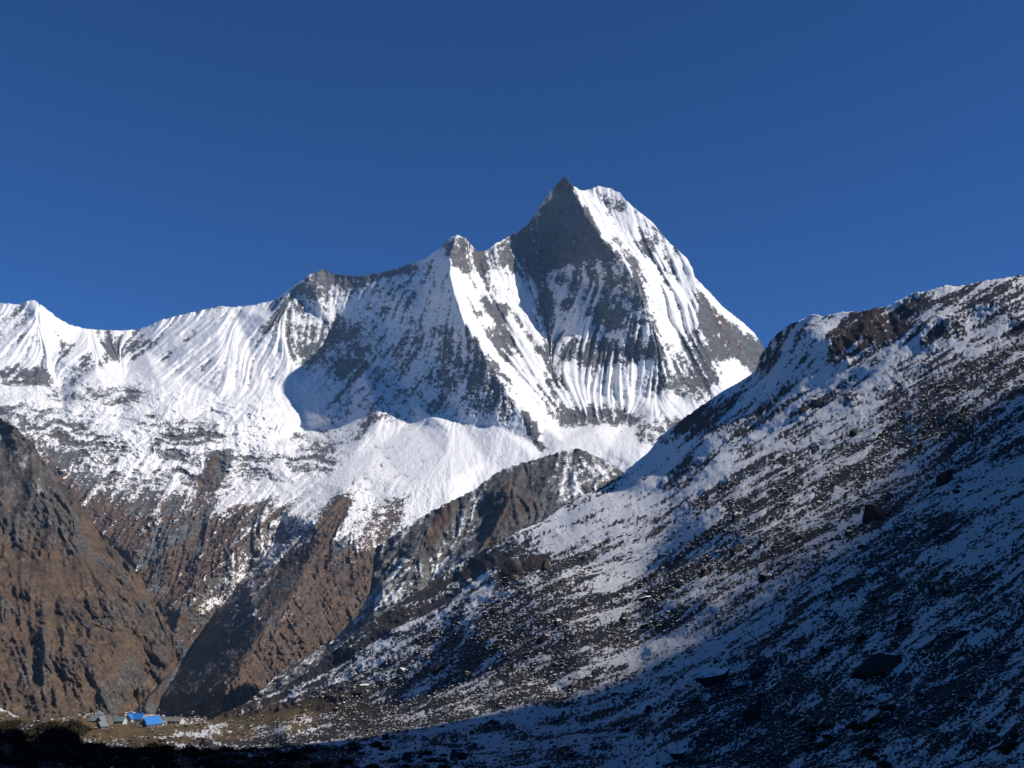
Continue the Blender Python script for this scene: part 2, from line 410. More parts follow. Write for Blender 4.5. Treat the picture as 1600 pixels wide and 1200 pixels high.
rk([(-60,625),(60,640),(160,660),(300,700),(540,700),(520,745),(380,750),(200,720),(-60,660)], .54, 8)
rk([(0,640),(100,670),(200,690),(200,780),(130,770),(60,710)], .50, 8, h=.3)
rk([(200,655),(300,650),(380,680),(330,700),(210,700)], .48, 6)
rk([(400,660),(520,680),(540,715),(420,710)], .62, 6)
rk([(200,720),(400,720),(380,790),(290,830),(200,820)], .60, 8, h=.3)
lowR = np.zeros(M.shape, np.float32)
pt(lowR, [(150,800),(250,780),(430,785),(520,785),(600,850),(570,1010),(300,1200),(150,1200)], 1, 14, 10)
rk([(340,700),(370,710),(330,780),(290,800),(310,750)], .25, 4, h=.4)
rk([(150,760),(200,790),(260,790),(230,850),(300,830),(400,790),(440,800),(300,930),(240,950),(150,860)], .32, 8, h=.85)
rk([(-60,660),(60,700),(150,780),(200,850),(250,950),(100,1000),(-60,900)], .3, 10, h=.8)
rk([(230,850),(420,800),(460,790),(420,850),(330,910),(270,980),(240,940)], .3, 8, h=.55)
rk([(350,800),(440,775),(420,800),(340,850)], .2, 5, h=.9)
rk([(260,960),(350,890),(460,850),(500,900),(440,980),(300,1110),(220,1110)], .43, 8, h=.3)
rk([(380,860),(430,830),(520,785),(500,830),(420,880)], .26, 5, h=.3)
gr_ = .66-.36*sstep(765, 905, V+.40*(440-U))
snow = snow*(1-.85*lowR)+.85*lowR*(gr_+.60*dg); hue = hue*(1-.8*lowR)+.8*lowR*(.66+1.5*dg2)
rk([(520,775),(560,765),(545,800),(520,840),(500,880),(470,900),(490,830)], .08, 4, 5, h=1)
rk([(540,790),(640,780),(620,830),(580,870),(560,850)], .62, 6, h=.9)
rk([(470,880),(560,850),(590,860),(590,940),(540,1000),(420,1090),(330,1120),(400,1000)], .24, 6, 6, h=.95)
rk([(430,930),(470,900),(500,930),(430,990),(400,1000)], .36, 6, h=.7)
f4 = fbm(U/5, V/4, 3, 12, .8); sB = np.clip(sB, -2.2, 2.2)
rk([(610,700),(520,765),(440,812),(385,862),(330,915),(290,965),(340,950),(420,880),(500,815),(560,770),(640,740)], .62, 12, 8)
rk([(440,812),(385,862),(330,915),(290,965),(350,940),(430,870),(480,815)], .50, 12, 8)
rk([(600,775),(640,770),(640,830),(585,870),(545,880),(500,900),(560,830)], .50, 12, 8)
rk([(190,780),(260,770),(330,770),(300,800),(230,840),(190,830)], .44, 12, 8, h=.6)
rk([(470,440),(503,417),(560,430),(600,424),(640,412),(640,424),(560,446),(505,443),(440,478)], .28, 2, 4)
rk([(205,980),(250,1000),(290,960),(310,1120),(200,1130)], .1, 6, h=.5)  # valley shade put into the colour: snow thinned to dark rock
flute *= np.clip(.85+1.1*fbm(U/34, V/48, 3, 71), .3, 1.6)
patchy = .30*np.tanh(sA*.7)*np.minimum(flute, 1)+.16*sB*flute+.45*f3+.45*f4*crag+.35*f2+.35*strat*crag
patchy = patchy*(1-ter)+ter*(.85*terr+.3*f3)
# where the fall lines are ribs, snow clings to one side and rock crops out on the other
f5 = fbm(U/3, V/2.6, 3, 19, .85)
patchy = (patchy+.35*f5)*(1-.45*lowR)
snowM = np.clip(snow-.05+patchy*.66*np.clip(1.3-np.abs(snow-.5)*1.6, .15, 1), -.5, 1.5)
hue = np.minimum(hue, .75)+.45*f2+.12*sB*(hue > .3)+.3*strat*(hue > .3)
low = np.zeros(M.shape, np.float32)
pt(low, [(-100,660),(60,700),(150,770),(200,780),(430,790),(520,775),(600,860),(560,1010),(300,1200),(-100,1200)], 1., 14)
disp = -(sA*7.5+sB*13*(1-.45*low)+sC*(6+8*low))*flute*(1+.6*low)-low*34*ridged(*rot(U+9*f3, V, -46, 120, 30), 6, 31, .62)*(1+.5*(snow > .4)) - (f1*38*crag + f2*26*crag)*(1-.5*lowR)-lowR*22*dg - f3*(6+26*np.clip(.8-snow, 0, 1)) - f4*10*np.clip(.8-snow, 0, 1) - strat*26*crag*(1-ter)*.7 - ter*terr*95
disp = (snowM-.5)*np.clip(crag, 0, 1)*5+disp
# steps of rock bands on the terraces
matM = terrain_mat('snowy_mountain_rock', 28., [(.3, (.06, .06, .062)), (.5, (.14, .137, .132)), (.72, (.28, .265, .245))],
                   [(.3, (.04, .027, .02)), (.5, (.135, .084, .055)), (.72, (.25, .18, .13))], bump_d=6., namp=.5, wid=.06, rough=.82, fine=9.)
o = build_sheet(M, 'snow_mountain', [c[:2] for c in crestM], lambda u: 1195, disp, {'snow': snowM, 'hue': hue}, matM,
                (2600, 3000), 1.05-.02, 760, ulim=(-400, 1490))
setp(o, 'structure')

# ============================================================= DARK SPUR IN FRONT OF THE MASSIF
S = Sheet(150, 1300, 660, 1250, 1.25)
crestS = [(150,1200,3000),(330,1165,3000),(350,1125,3050),(400,1085,3150),(450,1040,3300),(520,1000,3450),(560,960,3550),(578,925,3650),(583,890,3750),(583,868,3800),(590,852,3850),(605,843,3880),(650,812,3950),(700,785,4050),(740,766,4150),(770,742,4250),(785,734,4300),(820,723,4350),(850,713,4380),(880,705,4400),(905,702,4400),(925,709,4380),(945,718,4350),(975,738,4350),(1020,765,4300),(1100,790,4300),(1300,850,4300)]
ptsS = [(150,1250,2700),(400,1250,2700),(800,1250,2800),(1300,1250,3000),(620,900,3600),(660,940,3400),(600,1000,3200),(700,860,3750),(760,820,3900),(745,880,3500),(820,760,4150),(800,840,3650),(860,790,3900),(900,760,4050),(940,760,4100),(850,850,3500),(480,1080,3050),(700,1000,3100),(1000,900,3500)]
RS1 = [(820,723,4350),(800,770,3950),(770,830,3650),(740,880,3400)]
RS2 = [(700,785,4050),(655,850,3700),(600,930,3450),(560,990,3300)]
sc = lambda L: [(a_, b_, c_*.76) for a_, b_, c_ in L]
S.tri(sc(ptsS), [sc(crestS), sc(RS1), sc(RS2)]); S.W = blur(S.W, 1.5)
U, V = S.U, S.V; fl = S.flow(6); wn = rng.standard_normal(S.shape).astype(np.float32)
sA = S.lic(blur(wn, 1), 14, fl); sB = S.lic(blur(wn[::-1], 2.5), 30, fl)
a, b = rot(U, V, -30, 34, 7); st_ = fbm(a, b, 5, 23, .7); f1 = ridged(U/45, V/45, 5, 25); f3 = fbm(U/7, V/7, 4, 27, .7)
snow = np.full(S.shape, .42, np.float32); hue = np.full(S.shape, .2, np.float32)
S.paint(snow, [(770,740),(905,702),(980,740),(880,830),(790,850)], .36, 6)
S.paint(snow, [(760,790),(790,740),(840,730),(840,800),(820,850),(740,880)], .16, 6); S.paint(hue, [(760,790),(790,740),(840,730),(840,800),(820,850),(740,880)], .5, 6)
S.paint(snow, [(880,715),(970,735),(900,790),(860,780)], .48, 6)
S.paint(snow, [(585,860),(700,790),(740,770),(700,820),(600,900)], .30, 5)
S.paint(snow, [(600,880),(700,850),(740,900),(600,980)], .44, 8)
S.paint(hue, [(690,790),(720,780),(680,850),(650,880)], .9, 6); S.paint(snow, [(690,790),(720,780),(680,850),(650,880)], .2, 5)
snowS = snow+.42*(.36*st_+.12*sA+.45*f3)
disp = -(sA*4.+sB*8)-f1*20-st_*24-f3*10
o = build_sheet(S, 'rocky_spur', [c[:2] for c in crestS], lambda u: 1245, disp, {'snow': snowS, 'hue': hue},
    terrain_mat('spur_rock', 25., [(.3, (.05, .05, .05)), (.5, (.12, .115, .108)), (.72, (.24, .225, .20))],
                [(.3, (.04, .025, .018)), (.5, (.10, .06, .042)), (.72, (.19, .135, .095))], bump_d=5., namp=.45, wid=.08, fine=6.),
    (1000, 700), 1.4, 330, ulim=(160, 1290), jag=3)
setp(o, 'structure')

# ============================================================= BROWN HILL ON THE LEFT
B = Sheet(-420, 420, 300, 1260, 1.25)
crestB = [(-420,340,3600),(-200,500,3400),(-60,600,3300),(0,652,3200),(25,668,3180),(48,690,3150),(70,722,3100),(100,758,3050),(135,800,3000),(160,835,2950),(190,868,2900),(222,905,2850),(240,940,2800),(258,966,2780),(268,985,2760),(273,1010,2720),(284,1024,2700),(287,1070,2640),(290,1130,2500),(293,1200,2300),(420,1252,2300)]
RB1 = [(25,668,3180),(45,760,2950),(100,850,2760),(150,960,2560),(175,1080,2330),(180,1200,2150)]
RB2 = [(100,758,3050),(140,850,2850),(190,930,2690),(225,1010,2590),(205,1110,2390)]
RB3 = [(-60,600,3300),(-20,800,2800),(30,930,2520),(60,1080,2250),(70,1200,2050)]
GB1 = [(0,690,3150),(20,800,2850),(75,900,2620),(110,1000,2420),(120,1100,2250)]
GB2 = [(70,722,3100),(110,830,2830),(150,900,2670),(188,1000,2500),(190,1090,2350)]
B.tri([(-420,1260,1900),(-420,800,2600),(0,1260,1800),(240,1260,2200),(420,1260,2200),(258,1010,2650),(-100,1100,2100),(215,1110,2400),(250,1080,2500)], [crestB, RB1, RB2, RB3, GB1, GB2])
B.W = blur(B.W, 3)
U, V = B.U, B.V; fl = B.flow(7); wn = rng.standard_normal(B.shape).astype(np.float32)
sA = B.lic(blur(wn, 1), 20, fl); sB = B.lic(blur(wn[::-1], 3), 36, fl)
wx_ = .5*pn(U/70, V/70, 8); wy_ = .5*pn(U/60+5, V/60, 9)
a, b = rot(U, V, 32, 1, 1); f1 = ridged(U/60+wx_, V/60+wy_, 7, 35, .6); a, b = rot(U, V, 58, 130, 34); f6 = ridged(a+wx_*.5, b+wy_*.5, 6, 44, .6); f3 = fbm(U/8, V/8, 4, 37, .7); a, b = rot(U, V, -38, 40, 10); st_ = fbm(a, b, 5, 39, .65)
snow = np.full(B.shape, .02, np.float32)+.0*U; hue = np.full(B.shape, .85, np.float32)
B.paint(snow, [(-60,600),(0,650),(60,705),(110,790),(60,800),(0,720),(-60,680)], .40, 12)
B.paint(hue, [(-60,600),(0,650),(60,705),(110,790),(60,830),(0,760),(-60,720)], .3, 12)
B.paint(hue, [(160,1060),(210,1020),(225,1050),(195,1100),(150,1110)], .35, 8)
B.paint(hue, [(100,790),(160,860),(120,900),(80,840)], .55, 8)
snowB = snow+.30*(.3*st_+.2*f3+.12*sA)
f2 = ridged(U/24, V/30, 5, 36)
sC = B.lic(blur(wn[:, ::-1], 7), 60, fl)
am = np.clip(.78+1.6*fbm(U/60, V/75, 4, 46), .25, 1.5)
disp = -(sA*3+sB*7)*am-sC*7-(f1*30+f6*17+st_*14+f3*13)*am
o = build_sheet(B, 'brown_hill', [c[:2] for c in crestB], lambda u: 1258, disp, {'snow': snowB, 'hue': hue+.25-.32*am*(1+.9*f6)-.12*f2+.2*st_-.1*sB},
    terrain_mat('brown_hill_rock', 30., [(.3, (.04, .033, .028)), (.5, (.10, .085, .07)), (.72, (.24, .21, .18))],
                [(.3, (.06, .04, .026)), (.5, (.13, .082, .05)), (.72, (.21, .145, .09))], bump_d=4., namp=.4),
    (1400, 1200), 1.4, 460, ulim=(-410, 287), jag=4, warp=lambda u, v: u-np.clip((v-1032)*.95, 0, 75)*sstep(150, 284, u))
setp(o, 'structure')
#@@NEAR
# ============================================================= NEAR HILLSIDE, BENCH AND FOREGROUND
E = Sheet(-320, 1950, 330, 1420, 1.25)
crestE = [(-320,1060,800),(-100,1095,900),(0,1108,950),(30,1120,980),(60,1127,1000),(130,1117,1060),(210,1116,1080),(280,1122,1100),(330,1124,1120),(380,1105,1180),(430,1085,1250),(500,1040,1330),(560,990,1400),(620,945,1500),(690,900,1600),(760,860,1660),(850,815,1750),(920,772,1820),(975,741,1900),(1010,715,1920),(1035,685,1900),(1070,657,1900),(1130,613,1920),(1180,582,1950),(1190,555,1980),(1200,540,1850),(1207,528,1830),(1215,521,1810),(1230,512,1760),(1245,505,1720),(1258,502,1690),(1270,497,1660),(1285,500,1640),(1320,492,1580),(1345,491,1550),(1370,485,1500),(1388,484,1480),(1400,478,1460),(1412,470,1440),(1430,460,1420),(1448,457,1400),(1480,447,1370),(1505,446,1350),(1540,437,1320),(1570,434,1300),(1590,429,1290),(1600,430,1280),(1700,405,1200),(1950,350,1000)]
E2 = [(1950,400,300),(1750,470,370),(1600,532,450),(1550,552,480),(1500,572,520),(1400,622,600),(1320,662,660),(1240,702,720),(1150,742,790),(1060,792,850),(960,832,910),(860,872,960),(790,902,985),(700,960,1000),(620,1010,980),(540,1062,930),(450,1100,880),(400,1112,850)]
GLY = [(1950,390,600),(1600,505,800),(1500,545,880),(1400,596,960),(1320,636,1020),(1210,686,1120),(1120,725,1180),(1020,790,1240),(900,835,1230),(780,893,1160),(640,982,1100)]
NR = [(-320,1120,120),(-100,1150,118),(20,1150,118),(60,1134,112),(100,1150,118),(140,1168,122),(300,1174,126),(450,1168,130),(600,1150,134),(700,1132,136),(780,1112,140)]
BN = [(-320,1090,560),(-100,1130,570),(0,1142,600),(60,1126,620),(110,1143,640),(200,1160,640),(320,1164,640),(400,1162,600)]
BM = [(60,1126,620),(60,1127,1000)]
ptsE = [(-320,1200,66),(-100,1200,72),(0,1200,76),(200,1200,84),(400,1200,86),(600,1200,86),(800,1200,84),(1000,1200,76),(1200,1200,64),(1400,1200,50),(1600,1200,40),(1950,1200,28),
 (-320,1420,36),(0,1420,38),(400,1420,40),(800,1420,42),(1200,1420,32),(1600,1420,22),(1950,1420,17),
 (1600,900,66),(1950,900,40),(1600,700,140),(1950,560,130),(1400,900,95),(1200,1000,105),(1000,1000,190),(1200,850,210),(1400,740,230),(1500,650,250),(1000,900,420),(500,1145,520),(600,1118,480),(700,1075,400),(820,1040,260),(900,1000,240),(1100,1100,84),(900,1100,130),
 (1300,560,1330),(1450,520,1080),(1200,620,1420),(1100,680,1480),(1000,740,1560),(880,815,1600),(700,925,1480),(200,1140,850),(60,1140,850),(330,1140,860),(450,1115,950)]
E.tri(ptsE, [crestE, GLY, E2, BN, NR])
lw = np.log(E.W); far_ = sstep(math.log(1/160.), math.log(1/420.), blur(lw, 4)); lw = blur(lw, 1.6)*(1-far_)+blur(lw, 9)*far_
E.W = np.exp(lw)
U, V = E.U, E.V
P = E.pos(); X, Y = P[..., 0], P[..., 1]
dP = np.linalg.norm(np.gradient(P, axis=0), axis=-1); fp = np.maximum(dP, .01)**.85*(Y/F*1.25)**.15
fl = E.flow(8); wn = rng.standard_normal(E.shape).astype(np.float32)
sA = E.lic(blur(wn, .8), 14, fl); sB = E.lic(blur(wn[::-1], 2.), 36, fl); sC = E.lic(blur(wn[:, ::-1], 5), 60, fl)
z = 0
for i, (lam, amp) in enumerate([(240, 9), (120, 5), (60, 3.2), (28, 1.9), (13, 1.0), (6, .55), (2.8, .28), (1.3, .13), (.6, .07)]):
    k = sstep(6, 18, lam/fp)*(1-sstep(160, 500, lam/(Y/F)/1.2))
    z = z+k*amp*(pn(X/lam, Y/lam, 50+i)+.5*(1-2*np.abs(pn(X/lam+7, Y/lam, 70+i))))
bench = np.zeros(E.shape, np.float32)
E.paint(bench, [(-300,1080),(0,1110),(330,1124),(470,1105),(520,1110),(450,1150),(320,1160),(150,1160),(60,1128),(0,1145),(-300,1100)], 1., 4, 3)
z = z*(1-.7*bench)
pxm = Y/F                               # metres per sight-line pixel
crg = ridged(U/38, V/30, 5, 61); f3 = fbm(U/6, V/5, 4, 63, .75); f2 = fbm(U/22, V/16, 4, 65, .6); a, b = rot(U, V, -32, 26, 6); st_ = fbm(a, b, 4, 67, .7)
snow = np.full(E.shape, .60, np.float32); hue = np.full(E.shape, .02, np.float32)
ep = E.paint
OUTC = [(1195,540),(1245,500),(1600,425),(1950,345),(1950,400),(1600,530),(1400,615),(1240,695),(1060,785),(860,868),(700,955),(540,1055),(400,1110),(430,1080),(690,895),(975,735),(1130,600)]
ep(snow, OUTC, .67, 5)
for poly, s_, h_ in [
 ([(1300,520),(1350,490),(1400,490),(1430,520),(1360,545),(1300,580),(1280,560)], .24, .75),
 ([(1400,475),(1440,462),(1480,455),(1500,470),(1440,490),(1400,495)], .32, .4),
 ([(1490,450),(1560,440),(1600,432),(1600,460),(1540,495),(1470,480)], .36, .3),
 ([(1450,500),(1500,495),(1510,520),(1440,540),(1420,530)], .32, .4),
 ([(1380,510),(1450,500),(1440,530),(1380,545)], .36, .4),
 ([(1590,490),(1660,460),(1660,500),(1570,530),(1560,515)], .15, .2),
 ([(1190,545),(1215,520),(1250,505),(1235,530),(1200,580),(1185,580)], .35, .4),
 ([(1230,640),(1260,618),(1300,615),(1280,640),(1240,660)], .25, .7),
 ([(1310,630),(1330,615),(1345,625),(1325,645)], .3, .5),
 ([(1040,690),(1080,650),(1140,615),(1160,620),(1130,660),(1060,695)], .22, .2),
 ([(1160,640),(1210,620),(1200,680),(1130,700),(1120,680)], .48, .3),
 ([(1020,760),(1070,725),(1120,710),(1120,730),(1040,765)], .30, .4),
 ([(1270,520),(1300,560),(1250,590),(1200,580),(1230,530)], .62, .4),
 ([(1330,590),(1440,560),(1420,590),(1330,620)], .58, .3),
 ([(430,1080),(620,940),(760,860),(850,820),(800,870),(640,975),(480,1070)], .27, .5),
 ([(340,1120),(430,1080),(560,995),(600,990),(480,1080),(400,1112)], .26, .3)]:
    ep(snow, poly, s_+.07, 7, 14); ep(hue, poly, h_, 7, 12)
LOW = [(1600,535),(1500,575),(1400,625),(1240,705),(1060,795),(860,875),(700,965),(540,1065),(450,1105),(400,1130),(600,1140),(900,1090),(1100,950),(1400,770),(1600,600)]
ep(snow, LOW, .47, 6)
ep(snow, [(1600,535),(1500,575),(1400,625),(1240,705),(1200,740),(1400,670),(1600,600)], .50, 8)
ep(snow, [(1400,560),(1600,530),(1650,600),(1500,650),(1380,640)], .50, 10)
ep(hue, [(760,900),(860,860),(850,890),(790,930)], .8, 6); ep(snow, [(760,900),(850,865),(840,890),(790,925)], .2, 6)
ep(snow, [(1000,800),(1140,790),(1110,830),(960,930),(900,960),(930,880)], .66, 10)
ep(snow, [(480,1090),(700,960),(900,880),(960,930),(820,1040),(600,1130),(420,1150)], .42, 12)
ep(snow, [(1340,800),(1600,640),(1650,1200),(1300,1200),(1200,1000)], .50, 30)
ep(snow, [(1500,760),(1560,700),(1600,760),(1560,900),(1480,860)], .66, 14)
ep(snow, [(1060,1080),(1250,1040),(1350,1080),(1300,1200),(1060,1200)], .40, 20)
ep(snow, [(-300,1100),(60,1120),(330,1125),(560,1070),(600,1130),(300,1165),(-300,1150)], .20, 6); ep(hue, [(-300,1090),(60,1120),(330,1110),(600,1070),(560,1130),(300,1165),(-300,1160)], .9, 6)
ep(snow, [(260,1140),(420,1125),(560,1120),(560,1150),(420,1165),(260,1168)], .46, 5)
ep(snow, [(-300,1140),(60,1130),(130,1165),(420,1175),(560,1185),(500,1230),(-300,1240)], .16, 14); ep(hue, [(-300,1130),(60,1130),(130,1165),(560,1180),(500,1230),(-300,1240)], .8, 10)
grass = bench*np.clip(.75+.8*f2-.4*f3, 0, 1)
near = 1-sstep(500, 900, Y)
f5 = fbm(U/4.2, V/2.6, 3, 68, .9)
patchy = .26*sA+.17*sB+.07*sC+.75*f3+1.8*f5+.15*f2+.40*st_
snowE = snow-.03+.40*patchy
rel = np.clip(.65-snow, 0, 1)
z = z+pxm*(.15*f3+.18*sA+.35*sB)*(1-.6*bench)+pxm*blur(crg, 2.5)*5*rel*(Y > 700)*(1-bench)
dPs = blur(dP, 4)/E.st; ff = sstep(350, 800, Y)
dispE = -dPs*(1-.9*bench)*(ff*(crg*4.5*(.22+rel*2.2)+f2*2.2*rel*1.6+f3*(.3+rel*2))+(1-ff)*(f3*.5+f2*1.0)+sB*.38+sA*.14)
dispE = np.maximum(dispE, -.3*Y)
gz = blur(np.abs(np.gradient(z/pxm, axis=0))/E.st, 5); z = z/(1+gz/.35)
matE = terrain_mat('scree_and_snow', 3., [(.3, (.014, .014, .016)), (.5, (.034, .036, .041)), (.75, (.10, .10, .10))],
                   [(.3, (.025, .016, .01)), (.5, (.075, .045, .028)), (.75, (.16, .11, .07))], rough=.86, detail=9, namp=.95, wid=.07, bump_d=.5, grass=True)
o = build_sheet(E, 'scree_hillside', [c[:2] for c in crestE], lambda u: 1410, dispE, {'snow': snowE, 'hue': hue, 'grass': grass, 'near': 1-sstep(120, 420, Y)}, matE,
                (900, 900), 1.4, 640, zdisp=z, ulim=(-310, 1940), jag=1.8)
setp(o, 'structure')
ZE = z
def ground(u, v):
    u = np.asarray(u, float); v = np.asarray(v, float)
    d = 1/E.samp(E.W, u, v)+E.samp(dispE, u, v); rx, rz = rays(u, v)
    return np.stack([rx*d, d, rz*d+E.samp(ZE, u, v)], -1)

# ------------------------------------------------------------- ridge beyond the right edge that shades the foreground
hS = np.array([math.sin(SUN_AZ), math.cos(SUN_AZ)]); nS = np.array([-hS[1], hS[0]]); tE = math.tan(SUN_EL)
cq = np.array([(-1600,20),(-900,120),(-500,60),(-200,90),(60,78),(126,75),(131,40),(136,5),(155,6),(175,7.5),(200,8.5),(225,10),(245,10.5),(265,6),(300,-40),(360,-300),(420,-420)])
qs = np.concatenate([np.linspace(-1600, 100, 160), np.linspace(101, 420, 320)])
Cq = np.interp(qs, cq[:, 0], cq[:, 1])+3.2*fbm(qs/6, qs*0, 4, 91)*(qs > 134)+6*fbm(qs/60, qs*0+3, 4, 92)*(qs < 120)
rows = []
for sd in list(np.linspace(120, 900, 60))+list(np.linspace(915, 1700, 30)):
    zc = Cq+900*tE
    fl_ = zc-(900-sd)*.84-max(0, 330-sd)*.6 if sd <= 900 else zc-(sd-900)*1.05
    edge = 10*fbm(qs/25, qs*0+sd/40, 4, 93)*min(1, abs(sd-900)/100)
    xy = hS[None]*sd+nS[None]*qs[:, None]
    rows.append(np.stack([xy[:, 0], xy[:, 1], fl_-np.abs(edge)], -1))
G = np.array(rows)
matG = terrain_mat('shade_ridge_rock', 40., [(.3, (.03, .03, .032)), (.5, (.08, .078, .075)), (.72, (.18, .17, .16))],
                   [(.3, (.04, .025, .018)), (.5, (.10, .06, .042)), (.72, (.19, .135, .095))])
o = grid_mesh('side_ridge', G, {'snow': np.full(G.shape[:2], .5), 'hue': np.full(G.shape[:2], .2)}, matG); setp(o, 'structure')
# valley floor and far land, one sheet out to the horizon
xs = np.linspace(-10000, 10000, 120); ys = np.linspace(-4000, 13000, 120); GXX, GYY = np.meshgrid(xs, ys)
Z = -1400+120*fbm(GXX/3000, GYY/3000, 4, 97)
o = grid_mesh('valley_ground', np.stack([GXX, GYY, Z], -1), {'snow': np.full(Z.shape, .1), 'hue': np.full(Z.shape, .8)}, matG); setp(o, 'structure')
#@@ROCKS
def rock_mat():
    m = NT('boulder_rock')
    n1 = m.noise(1.6, 9, .75); col = m.ramp(n1, [(.3, (.016, .0155, .016)), (.55, (.05, .047, .045)), (.78, (.14, .13, .118))])
    oi = m.n('ShaderNodeObjectInfo').outputs['Random']
    col = m.mix(m.math('MULTIPLY', oi, .5), col, (.035, .030, .027))
    g = m.n('ShaderNodeNewGeometry'); sx = m.n('ShaderNodeSeparateXYZ'); m.ln(g.outputs['Normal'], sx.inputs[0])
    up = m.math('ADD', sx.outputs[2], m.math('MULTIPLY', m.math('SUBTRACT', m.noise(1.3, 6, .75), .5), 1.1))
    m.ln(m.mix(m.sstep(.80, .92, up), col, SNOW), m.b.inputs['Base Color'])
    m.bump(m.noise(1.4, 9, .72), .5, 1.)
    return m.m
MR = rock_mat()
def ico(sub):
    t = (1+5**.5)/2
    v = [(-1,t,0),(1,t,0),(-1,-t,0),(1,-t,0),(0,-1,t),(0,1,t),(0,-1,-t),(0,1,-t),(t,0,-1),(t,0,1),(-t,0,-1),(-t,0,1)]
    f = [(0,11,5),(0,5,1),(0,1,7),(0,7,10),(0,10,11),(1,5,9),(5,11,4),(11,10,2),(10,7,6),(7,1,8),(3,9,4),(3,4,2),(3,2,6),(3,6,8),(3,8,9),(4,9,5),(2,4,11),(6,2,10),(8,6,7),(9,8,1)]
    v = [np.array(p, float)/np.linalg.norm(p) for p in v]
    for _ in range(sub):
        nf = []; ed = {}
        def mid(a, b):
            k = (min(a, b), max(a, b))
            if k not in ed: p = v[a]+v[b]; v.append(p/np.linalg.norm(p)); ed[k] = len(v)-1
            return ed[k]
        for a, b, c in f:
            x, y, z = mid(a, b), mid(b, c), mid(c, a); nf += [(a, x, z), (b, y, x), (c, z, y), (x, y, z)]
        f = nf
    return np.array(v), np.array(f)
def rock_shape(sub, seed, cuts=9):
    """a boulder: a ball cut by random flat planes, then roughened"""
    rg = np.random.default_rng(seed); v, f = ico(sub)
    for _ in range(cuts):
        n = rg.normal(size=3); n /= np.linalg.norm(n); h = rg.uniform(.45, .8)
        dd = v@n; m = dd > h; v[m] -= np.outer(dd[m]-h, n)
    if sub > 1:
        v = v*(1+.10*fbm(v[:, 0]*1.7+seed, v[:, 1]*1.7+v[:, 2]*1.3, 3, seed % 50))[:, None]
    return v, f
def rock_me(name, sub, seed, cuts=9):
    v, f = rock_shape(sub, seed, cuts); me = bpy.data.meshes.new(name)
    me.from_pydata(v.tolist(), [], f.tolist()); me.materials.append(MR); return me
BIG = [rock_me('boulder', 3, 100+i, 16) for i in range(6)]
SLAB = [rock_me('slab', 3, 140+i, 14) for i in range(3)]
MED = [rock_me('rock', 2, 200+i, 13) for i in range(14)]
def put_rock(name, me, u, v, wpx, hpx, yaw, tilt, label, cat, group=None, sink=.3):
    p = ground(u, v)[0] if False else ground(np.array([float(u)]), np.array([float(v)]))[0]
    m = p[1]/F; w = wpx*m/2; h = hpx*m/2
    o = bpy.data.objects.new(name, me); C.objects.link(o)
    o.scale = (w*1.05, w*.75, h*1.25); o.rotation_euler = (0, R(tilt), R(yaw)); o.location = (p[0], p[1]+w*.3, p[2]+h*(1-2*sink))
    setp(o, None, label, cat, group); return o
NB = [
 ('boulder', SLAB[0], 1120, 1072, 84, 36, 10, -10, 'large flat topped dark boulder jutting from the snowy slope at lower centre right'),
 ('boulder', SLAB[1], 1375, 1064, 104, 44, -8, -8, 'largest dark layered boulder with snow on its ledges at lower right'),
 ('boulder', BIG[2], 1366, 816, 48, 34, 20, -30, 'dark block boulder tilted uphill between snow streaks on the right slope'),
 ('boulder', BIG[3], 1478, 760, 40, 26, 0, -20, 'dark rounded boulder under the bright snow patch near the right edge'),
 ('boulder', BIG[4], 1198, 912, 28, 18, 30, -5, 'squat dark boulder alone on smooth snow at right centre'),
 ('boulder', BIG[5], 1152, 812, 30, 18, 60, -20, 'dark rock at the head of a blue shadow on the upper slope'),
 ('boulder', BIG[0], 1250, 846, 24, 12, 15, -15, 'small dark rock just below the sunlit snow streaks'),
 ('boulder', SLAB[2], 1508, 1006, 50, 18, -12, -18, 'long thin dark slab lying across the shaded slope near the right edge'),
 ('boulder', BIG[1], 1345, 1012, 26, 20, 40, 10, 'dark upright boulder above the largest boulder at lower right'),
 ('boulder', BIG[2], 1286, 1026, 22, 16, 70, -25, 'dark leaning rock left of the upright boulder at lower right'),
 ('boulder', BIG[3], 1178, 1128, 56, 30, 25, -22, 'dark jagged boulder below the flat topped boulder'),
 ('boulder', BIG[4], 720, 1186, 36, 26, 10, 5, 'black rounded boulder at the bottom edge left of centre'),
 ('boulder', BIG[5], 636, 1184, 22, 18, 50, 0, 'black pointed boulder at the bottom edge beside the shrubs'),
 ('boulder', BIG[0], 686, 1056, 30, 26, 35, -6, 'grey brown pointed boulder standing up from the sunlit scree'),
 ('boulder', SLAB[1], 848, 1010, 34, 16, 0, -8, 'dark wide boulder in the middle of the sunlit scree'),
 ('boulder', BIG[1], 796, 898, 40, 34, 15, -28, 'brown crag sticking out of the ridge line above the scree'),
 ('boulder', BIG[2], 852, 893, 26, 20, 80, -10, 'dark round boulder right of the brown crag on the ridge line'),
 ('boulder', BIG[3], 1336, 682, 26, 18, 20, -15, 'pale grey boulder on the upper ridge line at the right'),
 ('boulder', SLAB[2], 1010, 938, 34, 9, -5, -12, 'snow topped flat slab in the sunlit scree'),
 ('boulder', BIG[4], 1462, 1142, 16, 12, 10, 0, 'small round black rock on clean snow at the lower right'),
 ('boulder', BIG[5], 566, 1086, 34, 22, 45, 5, 'dark broken boulder at the foot of the scree where the grass begins'),
 ('boulder', BIG[0], 434, 1112, 20, 14, 15, 0, 'dark boulder at the rim of the grassy bench below the ridge'),
 ('boulder', SLAB[0], 1062, 1184, 40, 18, 5, -4, 'black slab half under snow at the bottom edge right of centre'),
 ('boulder', BIG[3], 1150, 868, 30, 15, -15, -22, 'dark boulder beside the sunlit streaks in mid slope'),
]
